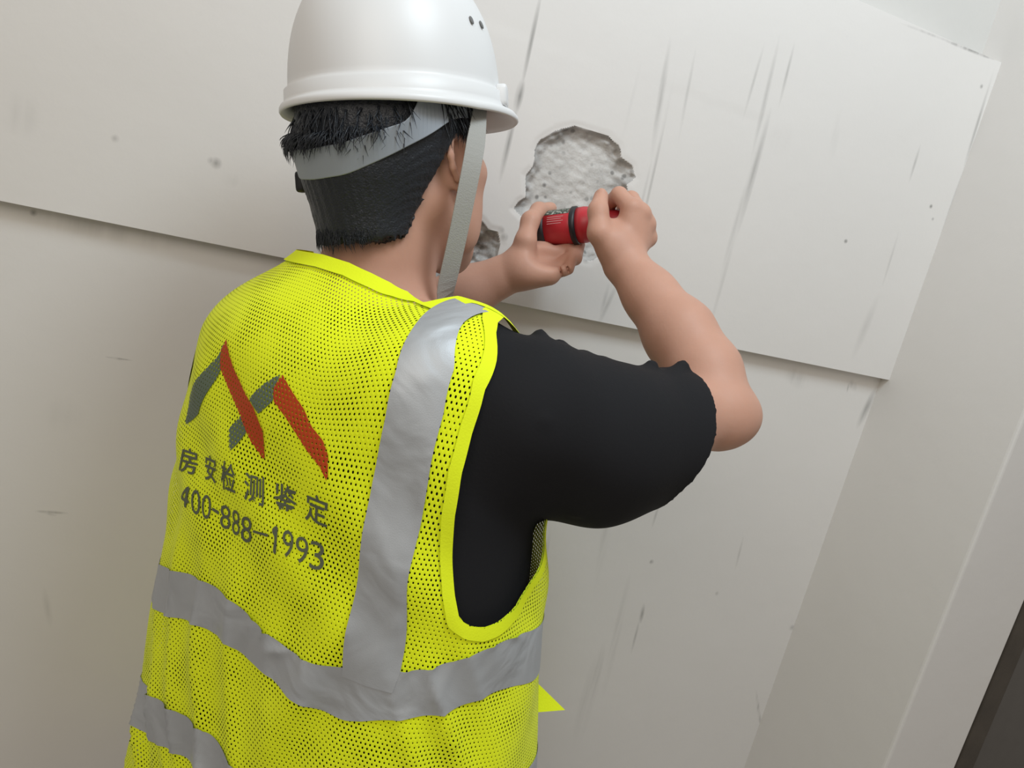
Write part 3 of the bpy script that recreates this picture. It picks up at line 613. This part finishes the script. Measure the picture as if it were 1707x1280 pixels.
clip_panel((.06, .52), (1.15, ZTOP), .005, [lambda s, z: xof(s, z) - xin(z) + .055*sstep(.31, .37, s), lambda s, z: xout(z) - .055*sstep(.31, .37, s) - xof(s, z), ftop, lambda s, z: fr(s, z) - .004], .0024, 'reflective_tape', M_TAPE, vest, crum)
LT = .088
clip_panel((-.52, -.06), (1.13, ZTOP), .006, [lambda s, z: -xof(s, z) - xin(z) - LT, lambda s, z: xout(z) + LT + xof(s, z), ftop, lambda s, z: flf(s, z) - .004], .0016, 'reflective_tape', M_TAPE, vest)
lo1 = A([on_vest(*q) for q in [(262, 1020), (320, 1037), (380, 1070), (440, 1122), (500, 1170), (550, 1198), (600, 1200), (660, 1199), (720, 1190), (780, 1170), (820, 1148), (860, 1140), (888, 1137)]])
hi1 = A([on_vest(*q) for q in [(264, 935), (320, 955), (380, 990), (440, 1050), (490, 1092), (530, 1105), (600, 1117), (660, 1117), (720, 1115), (770, 1095), (820, 1068), (860, 1056), (890, 1051)]])
print('lo', lo1.round(3).tolist(), '\nhi', hi1.round(3).tolist())
def smooth_curve(q, zl, zr):
    q = q[q[:, 0].argsort()]; g = np.linspace(-HALF, HALF, 600); y = np.interp(g, np.r_[-HALF, -.30, q[:, 0], HALF], np.r_[zl, zl, q[:, 1], zr])
    k = np.exp(-.5*(np.arange(-24, 25)/9.0)**2); k /= k.sum(); return g, np.convolve(np.pad(y, 24, mode='edge'), k, 'valid')
glo, ghi = smooth_curve(lo1, 1.040, 1.13), smooth_curve(hi1, 1.092, 1.183)
def zlo(s): return np.interp(s, *glo)
def zhi(s): return np.interp(s, *ghi)
clip_panel((-HALF, HALF), (.98, 1.30), .0035, [lambda s, z: z - zlo(s), lambda s, z: zhi(s) - z], .0018, 'reflective_tape', M_TAPE, vest, crum)
DROP = .158
clip_panel((-HALF, HALF), (.80, 1.14), .0035, [lambda s, z: z - (zlo(s) - DROP), lambda s, z: (zhi(s) - DROP) - z], .0018, 'reflective_tape', M_TAPE, vest, crum)
# loose side tab
tb = [P(893, 1136, .905), P(941, 1183, .925), P(893, 1187, .90)]
tn = np.cross(tb[1] - tb[0], tb[2] - tb[0]); tn /= np.linalg.norm(tn)
mk('side_tab', [q + tn*.0012 for q in tb] + [q - tn*.0012 for q in tb], [(0, 1, 2), (5, 4, 3), (0, 3, 4, 1), (1, 4, 5, 2), (2, 5, 3, 0)], M_BIND, vest, ORG, smooth=False)

# printed emblem and lettering
M_GREY = mesh_fabric('grey_print', (.125, .165, .115)); M_ORANGE = mesh_fabric('orange_print', (.48, .060, .012)); M_INK = mat('grey_ink', (.105, .12, .075), .8)
def print_poly(px, mt, name, off, more=()):
    q = [tuple(on_vest(*p_)) for p_ in px]; qs = [q] + [[tuple(on_vest(*p_)) for p_ in m_] for m_ in more]; a = A([p_ for w_ in qs for p_ in w_])
    return clip_panel((a[:, 0].min() - .004, a[:, 0].max() + .004), (a[:, 1].min() - .004, a[:, 1].max() + .004), .0028, [lambda s, z: np.maximum.reduce([-poly_sdf(w_, s, z) for w_ in qs])], off, name, mt, vest)
print_poly([(378, 566), (366, 592), (338, 622), (318, 660), (309, 708), (332, 690), (346, 655), (362, 632), (371, 612), (371, 585)], M_GREY, 'emblem_print', .0010)
print_poly([(380, 565), (371, 585), (369, 612), (385, 652), (402, 690), (420, 735), (443, 768), (440, 718), (425, 680), (408, 650), (392, 615)], M_ORANGE, 'emblem_print', .0016)
print_poly([(470, 622), (440, 640), (416, 664), (432, 690), (456, 668), (459, 645)], M_GREY, 'emblem_print', .0010)
print_poly([(403, 692), (383, 714), (384, 752), (398, 738), (412, 720), (411, 705)], M_GREY, 'emblem_print', .0010)
print_poly([(472, 623), (458, 645), (457, 668), (478, 696), (496, 725), (512, 750), (534, 778), (547, 805), (548, 760), (540, 735), (520, 710), (507, 680), (490, 655)], M_ORANGE, 'emblem_print', .0012)
def text_mesh(body, bold=0.0):
    c = bpy.data.curves.new('tmp', 'FONT'); c.body = body; c.size = 1; c.offset = bold; c.resolution_u = 3; c.fill_mode = 'FRONT'
    o = bpy.data.objects.new('tmp', c); COL.objects.link(o); m = o.evaluated_get(bpy.context.evaluated_depsgraph_get()).to_mesh()
    v = A([tuple(q.co[:2]) for q in m.vertices]); fcs = [tuple(p_.vertices) for p_ in m.polygons]
    bpy.data.objects.remove(o); bpy.data.curves.remove(c); return v, fcs
def letter(ch, quad, name, bold):
    """one character inside a quad of picture points on the vest (tl, tr, br, bl)"""
    v, fcs = text_mesh(ch, bold); lo, hi = v.min(0), v.max(0); u = (v - lo)/np.maximum(hi - lo, 1e-6); q = A([on_vest(*p_) for p_ in quad])
    uv = (1 - u[:, 1:2])*((1 - u[:, 0:1])*q[3] + u[:, 0:1]*q[2]) + u[:, 1:2]*((1 - u[:, 0:1])*q[0] + u[:, 0:1]*q[1])
    return mk(name, surf(uv[:, 0], uv[:, 1], .0011), fcs, M_INK, vest, ORG, smooth=False, uv=uv)
def zq(*pts): return [(280 + x*.1875, 720 + y*.1875) for x, y in pts]
for ch, q in (('房', zq((130, 120), (275, 170), (262, 390), (105, 345))), ('安', zq((340, 190), (435, 225), (435, 465), (335, 420))), ('检', zq((490, 240), (620, 300), (612, 560), (480, 500))),
              ('测', zq((690, 350), (862, 400), (858, 665), (680, 600))), ('鉴', zq((950, 435), (1150, 500), (1145, 750), (940, 690))), ('定', zq((1235, 520), (1440, 600), (1420, 855), (1220, 775)))):
    letter(ch, q, 'lettering', .012)
for ch, q in (('0', zq((222, 500), (302, 525), (298, 745), (218, 720))), ('0', zq((316, 545), (396, 570), (386, 785), (308, 760))), ('-', zq((402, 668), (462, 705), (460, 735), (400, 695))),
              ('8', zq((472, 635), (562, 665), (558, 875), (468, 845))), ('8', zq((575, 680), (640, 705), (640, 930), (572, 900))), ('8', zq((655, 735), (755, 765), (748, 995), (650, 965))), ('-', zq((762, 870), (895, 905), (892, 930), (760, 890))),
              ('9', zq((1030, 855), (1125, 885), (1118, 1125), (1022, 1100))), ('9', zq((1145, 910), (1255, 945), (1248, 1180), (1135, 1150))), ('3', zq((1270, 955), (1395, 990), (1385, 1240), (1258, 1205)))):
    letter(ch, q, 'lettering', -.003)
print_poly(zq((925, 868), (962, 828), (988, 836), (966, 1086), (938, 1078), (958, 880), (932, 896)), M_INK, 'lettering', .0011)
z0 = A([on_vest(*p_) for p_ in zq((222, 500), (302, 525), (298, 745), (218, 720))])         # the 0 beside it gives the 4 its height and slant
w0 = (z0[1, 0] - z0[0, 0] + z0[2, 0] - z0[3, 0])/2; r0 = (z0[0, 0] + z0[3, 0])/2 - .22*w0; sl0 = (z0[1, 1] - z0[0, 1])/(z0[1, 0] - z0[0, 0])
def four(u, v_):
    s_ = r0 - 1.85*w0*(1 - u); return (s_, (1 - v_)*z0[0, 1] + v_*z0[3, 1] + sl0*(s_ - z0[0, 0]))
F4 = [[four(*q) for q in w_] for w_ in ([(.60, 0), (.80, 0), (.20, .64), (0, .70)], [(0, .60), (1, .60), (1, .74), (0, .74)], [(.60, 0), (.80, 0), (.80, 1), (.60, 1)])]; fa = A([q for w_ in F4 for q in w_])
clip_panel((fa[:, 0].min() - .003, fa[:, 0].max() + .003), (fa[:, 1].min() - .003, fa[:, 1].max() + .003), .0022, [lambda s, z: np.maximum.reduce([-poly_sdf(w_, s, z) for w_ in F4])], .0011, 'lettering', M_INK, vest)

# ------------------------------------------------------------------ trousers and shoes (below the frame)
M_TRS = mat('dark_denim', (.03, .035, .05), .9, var=.2, bump=.2); M_SHOE = mat('dark_shoe', (.03, .028, .027), .6)
Tr = Vol(AX + A([-.3, -.3, .03]), AX + A([.3, .3, 1.04]), .008)
sl, (X, Y, Z) = Tr.win(Tr.lo, Tr.lo + Tr.h*Tr.n)
Tr.ell(wl((.01, 0, .93)), (BR, BF, _z), (.19, .125, .13), .03)
for s in (-1, 1): Tr.chain([wl((s*.085 + .01, 0, .88)), wl((s*.10, .01, .48)), wl((s*.11, -.01, .07))], [.095, .072, .058], .03)
Tr.d[:, :, :3] = .05
p_, q_ = Tr.mesh(1); tr = mk('trousers', p_, q_, M_TRS, person, ORG)
for s in (-1, 1):
    Sv = Vol(wl((s*.11, .05, .05)) - .2, wl((s*.11, .05, .05)) + .2, .006)
    Sv.chain([wl((s*.11, -.04, .055)), wl((s*.112, .06, .045)), wl((s*.118, .15, .035))], [.042, .043, .034], .02); Sv.cone(wl((s*.11, -.03, .06)), wl((s*.11, -.02, .12)), .042, .042, .02)
    _, (X, Y, Z) = Sv.win(Sv.lo, Sv.lo + Sv.h*Sv.n); Sv.d = np.maximum(Sv.d, -Z + .001 + 0*X)
    p_, q_ = Sv.mesh(1); p_[:, 2] = np.maximum(p_[:, 2], .0); mk('shoe', p_, q_, M_SHOE, person, ORG)

# ------------------------------------------------------------------ hard hat
M_HAT = mat('white_plastic', (.75, .755, .76), .42, spec=.5, bump=.02, bscale=40); M_HATIN = mat('grey_plastic', (.27, .30, .34), .5); M_BLK = mat('black_plastic', (.015, .015, .018), .45)
M_WEB = mat('grey_webbing', (.36, .36, .34), .85, bump=.3, bscale=700)
RC = P(664, 186, .86)
hat = empty('hard_hat', RC); tag(hat, 'white hard hat with grey headband and chin strap on the person', 'hard hat')
def rc(x, y, z): return RC + x*HR + y*HF + z*HUP
def hatring(fr_, out, h, vis=0.0, n=96, drop=0.0):
    o = []
    for i in range(n):
        t = 2*math.pi*i/n; s, c = math.sin(t), math.cos(t); v_ = max(0, c)**1.6
        a, b = .1050*fr_ + out, .1215*fr_ + out; o.append(rc(a*s, b*c + vis*v_, h - drop*v_ - .004*(1 - abs(c))*(1 if vis else 0)))
    return o
Hh, NE = .153, 2.45; rows = []
for h in np.concatenate([np.linspace(Hh*.9985, Hh*.9, 10), np.linspace(Hh*.88, .022, 26)]): rows.append(hatring((1 - (h/Hh)**NE)**(1/NE), 0, h))
rows += [hatring(1, .0005, .019), hatring(1, .0040, .0165), hatring(1, .0045, .006), hatring(1, .006, .0035, .006), hatring(1, .0085, .002, .022, drop=.002), hatring(1, .0100, -.0005, .028, drop=.004), hatring(1, .0102, -.004, .0285, drop=.005), hatring(1, .0088, -.0060, .027, drop=.005), hatring(1, .005, -.004, .018, drop=.004), hatring(1, -.0015, .0, .004)]
for h in np.concatenate([np.linspace(.01, Hh*.86, 16), [Hh*.93, Hh*.97]]): rows.append(hatring((1 - (h/Hh)**NE)**(1/NE), -.0035, h - .003))
v = [q for r_ in rows for q in r_]; n = 96; f = []
for j in range(len(rows) - 1):
    for i in range(n): f.append((j*n + i, (j + 1)*n + i, (j + 1)*n + (i + 1) % n, j*n + (i + 1) % n))
f.append(tuple(range(n))); f.append(tuple(reversed(range((len(rows) - 1)*n, len(rows)*n))))
shell = mk('shell', v, f, M_HAT, hat, RC)
# slots moulded on the brim edge, vent holes
def blob(c, ax, r, name, mt, parent, org, e=4.0, nu=14, nv=9):
    v, f = [], []; sg = lambda q, p_: math.copysign(abs(q)**p_, q)
    for j in range(nv + 1):
        a = -math.pi/2 + math.pi*j/nv
        for i in range(nu):
            b = 2*math.pi*i/nu; q = (sg(math.cos(a), 2/e)*sg(math.cos(b), 2/e), sg(math.cos(a), 2/e)*sg(math.sin(b), 2/e), sg(math.sin(a), 2/e))
            v.append(c + sum(ax[k]*r[k]*q[k] for k in range(3)))
    for j in range(nv):
        for i in range(nu): f.append((j*nu + i, j*nu + (i + 1) % nu, (j + 1)*nu + (i + 1) % nu, (j + 1)*nu + i))
    return mk(name, v, f, mt, parent, org)
for sx, ang in ((-1, 124), (1, 56)):
        a = math.radians(ang); n_v = (HR*sx*math.sin(a) + HF*math.cos(a)); t_v = np.cross(HUP, n_v)
        blob(rc(sx*.1085*math.sin(a), .1255*math.cos(a), .013), (n_v, t_v, HUP), (.0062, .016, .0115), 'accessory_slot', M_HAT, shell, RC, 6)
def hat_pt(ang, h, out=0.0):
    fr_ = (1 - (h/Hh)**NE)**(1/NE); a = math.radians(ang); return rc((.1065*fr_ + out)*math.sin(a), (.1235*fr_ + out)*math.cos(a), h)
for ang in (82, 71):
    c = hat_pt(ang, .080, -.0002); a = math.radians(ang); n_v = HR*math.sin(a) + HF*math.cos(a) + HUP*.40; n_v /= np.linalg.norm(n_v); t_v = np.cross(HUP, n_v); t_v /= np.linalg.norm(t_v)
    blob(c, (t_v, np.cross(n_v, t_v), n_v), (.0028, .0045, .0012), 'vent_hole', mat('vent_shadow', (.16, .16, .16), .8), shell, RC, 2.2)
# headband strip round the head
def strip(pts_lo, pts_hi, nrm, th, name, mt, parent, org):
    v, f = [], []; n = len(pts_lo)
    for k in range(n): v += [pts_lo[k] + nrm[k]*th/2, pts_hi[k] + nrm[k]*th/2, pts_hi[k] - nrm[k]*th/2, pts_lo[k] - nrm[k]*th/2]
    for k in range(n - 1):
        for w in range(4): f.append((4*k + w, 4*k + (w + 1) % 4, 4*k + 4 + (w + 1) % 4, 4*k + 4 + w))
    f += [(3, 2, 1, 0), tuple(4*n - 4 + w for w in range(4))]; o = mk(name, v, f, mt, parent, org, smooth=False); bevel(o, .0008); return o
phs = np.linspace(-150, 150, 121); lo_, hi_, nr_ = [], [], []
def sm_i(x, a, b): return sum(np.interp(abs(x + d), a, b) for d in np.linspace(-7, 7, 9))/9
def band_lo(p_): return float(sm_i(abs(p_), [0, 25, 50, 75, 90, 150], [-.037, -.034, -.018, .004, .022, .03]))
def band_hi(p_): return float(sm_i(abs(p_), [0, 25, 50, 66, 75, 90, 150], [-.008, -.005, .008, .018, .07, .07, .06]))
for p_ in phs:
    a = math.radians(p_); n_v = HR*math.sin(a) - HF*math.cos(a)
    def bpt(z):
        k = max(.92, math.sqrt(max(.2, 1 - ((z - .022)/.118)**2))); return hd((.0885*k + .004)*math.sin(a), -.012 - (.1085*k + .004)*math.cos(a), z)
    lo_.append(bpt(band_lo(p_))); hi_.append(bpt(band_hi(p_))); nr_.append(n_v)
hb = strip(lo_, hi_, nr_, .0022, 'headband', M_HATIN, hat, RC)
a = math.radians(-50); blob(hd(.090*math.sin(a), -.010 - .106*math.cos(a), -.034), (HR*math.cos(a) + HF*math.sin(a), HR*math.sin(a) - HF*math.cos(a), HUP), (.013, .006, .011), 'ratchet_knob', M_BLK, hat, RC, 6)
# chin strap down past the ear
cs = [(803, 150, .835), (801, 172, .826), (797, 215, .806), (788, 270, .797), (776, 330, .803), (763, 395, .815), (750, 452, .828), (736, 510, .844)]
cp = [P(*q) for q in cs] + [hd(.040, .058, -.182), hd(0, .070, -.184), hd(-.042, .056, -.155), hd(-.076, .028, -.06), hd(-.088, .012, .01), hd(-.092, .008, .045)]
pts = []
for k in range(len(cp) - 1):
    for t in np.linspace(0, 1, 6)[:-1]: pts.append(cp[k]*(1 - t) + cp[k + 1]*t)
pts.append(cp[-1]); pts = A(pts)
for _ in range(6): pts[1:-1] = .25*pts[:-2] + .5*pts[1:-1] + .25*pts[2:]
tg = np.gradient(pts, axis=0); tg /= np.linalg.norm(tg, axis=1)[:, None]; vo_ = pts - (HC - HUP*.06); vo_ -= (vo_*tg).sum(1)[:, None]*tg; vo_ /= np.linalg.norm(vo_, axis=1)[:, None]; mixw = sstep(30, 44, np.arange(len(pts)))[:, None]; vw = (-FWD*.8 + CR*.45)*(1 - mixw) + vo_*mixw; wd = np.cross(tg, vw); wd /= np.linalg.norm(wd, axis=1)[:, None]; nn = np.cross(wd, tg)
hw = np.interp(np.arange(len(pts)), [0, 7, 12, len(pts)], [.0075, .0085, .0105, .0105])[:, None]
strip(list(pts - wd*hw), list(pts + wd*hw), list(nn), .0016, 'chin_strap', M_WEB, hat, RC)

# ------------------------------------------------------------------ tool held in both hands
M_RED = mat('red_enamel', (.50, .028, .040), .38, var=.12, vscale=60); M_LAB = None
TA_, TB_ = P(899, 383, 1.152), P(1070, 364, 1.098); tax = TB_ - TA_; TL = np.linalg.norm(tax); tax /= TL
tu = CU - (CU @ tax)*tax; tu /= np.linalg.norm(tu); tv = np.cross(tax, tu)
tool = empty('test_hammer', TA_); tag(tool, 'red cylindrical hand tool with black rings and a dark label, gripped in both hands', 'tool')
def lathe(prof, name, mt, parent, n=40, a0=0, a1=2*math.pi):
    v, f = [], []; full = abs(a1 - a0 - 2*math.pi) < 1e-6; m_ = n if full else n + 1
    for (d, r_) in prof:
        for i in range(m_):
            t = a0 + (a1 - a0)*i/n; v.append(TA_ + tax*d + r_*(tu*math.cos(t) + tv*math.sin(t)))
    for j in range(len(prof) - 1):
        for i in range(n if full else n): f.append((j*m_ + i, j*m_ + (i + 1) % m_, (j + 1)*m_ + (i + 1) % m_, (j + 1)*m_ + i))
    return mk(name, v, f, mt, parent, TA_)
lathe([(.010, 0), (.010, .0255), (.048, .0255), (.060, .0255), (.060, 0)], 'barrel', M_RED, tool)
cap = lathe([(-.004, 0), (-.004, .014), (-.003, .0235), (0, .0265), (.009, .0272), (.012, .0268), (.0135, .0255), (.0135, 0)], 'end_cap', M_BLK, tool)
blob(TA_ + tax*.004 + tu*.0215 - FWD*.0165, (CR, CU, FWD), (.0022, .0022, .0022), 'steel_pin', mat('steel', (.8, .8, .8), .2, 1), cap, TA_, 2.0)
lathe([(.052, 0), (.052, .0258), (.0535, .0278), (.059, .0278), (.0605, .0258), (.0605, 0)], 'ring', M_BLK, tool)
lathe([(.0605, 0), (.0605, .0255), (.070, .0260), (.078, .0245), (.088, .0195), (.100, .0165), (TL - .006, .0160), (TL - .001, .0145), (TL, 0)], 'handle', M_RED, tool)
m, nt, N, L, b = new_mat('label_print'); b.inputs['Roughness'].default_value = .4
tc = N.new('ShaderNodeTexCoord'); n1 = N.new('ShaderNodeTexNoise'); n1.inputs['Scale'].default_value = 330; n1.inputs['Detail'].default_value = 1; L.new(tc.outputs['Object'], n1.inputs['Vector'])
g = N.new('ShaderNodeMapRange'); g.inputs[1].default_value = .52; g.inputs[2].default_value = .58; L.new(n1.outputs['Fac'], g.inputs[0])
mx = N.new('ShaderNodeMix'); mx.data_type = 'RGBA'; L.new(g.outputs[0], mx.inputs[0]); mx.inputs[6].default_value = (.045, .06, .045, 1); mx.inputs[7].default_value = (.34, .36, .31, 1); L.new(mx.outputs[2], b.inputs['Base Color'])
lathe([(.0145, .0259), (.0515, .0259)], 'label', m, tool, 16, -.95, .95)
M_PALE = mat('pale_print', (.62, .30, .30), .5)
for k in range(4): lathe([(.020, .02585), (.044 - .003*(k % 2), .02585)], 'label_line', M_PALE, tool, 3, 1.12 + .13*k, 1.15 + .13*k)
print('done')
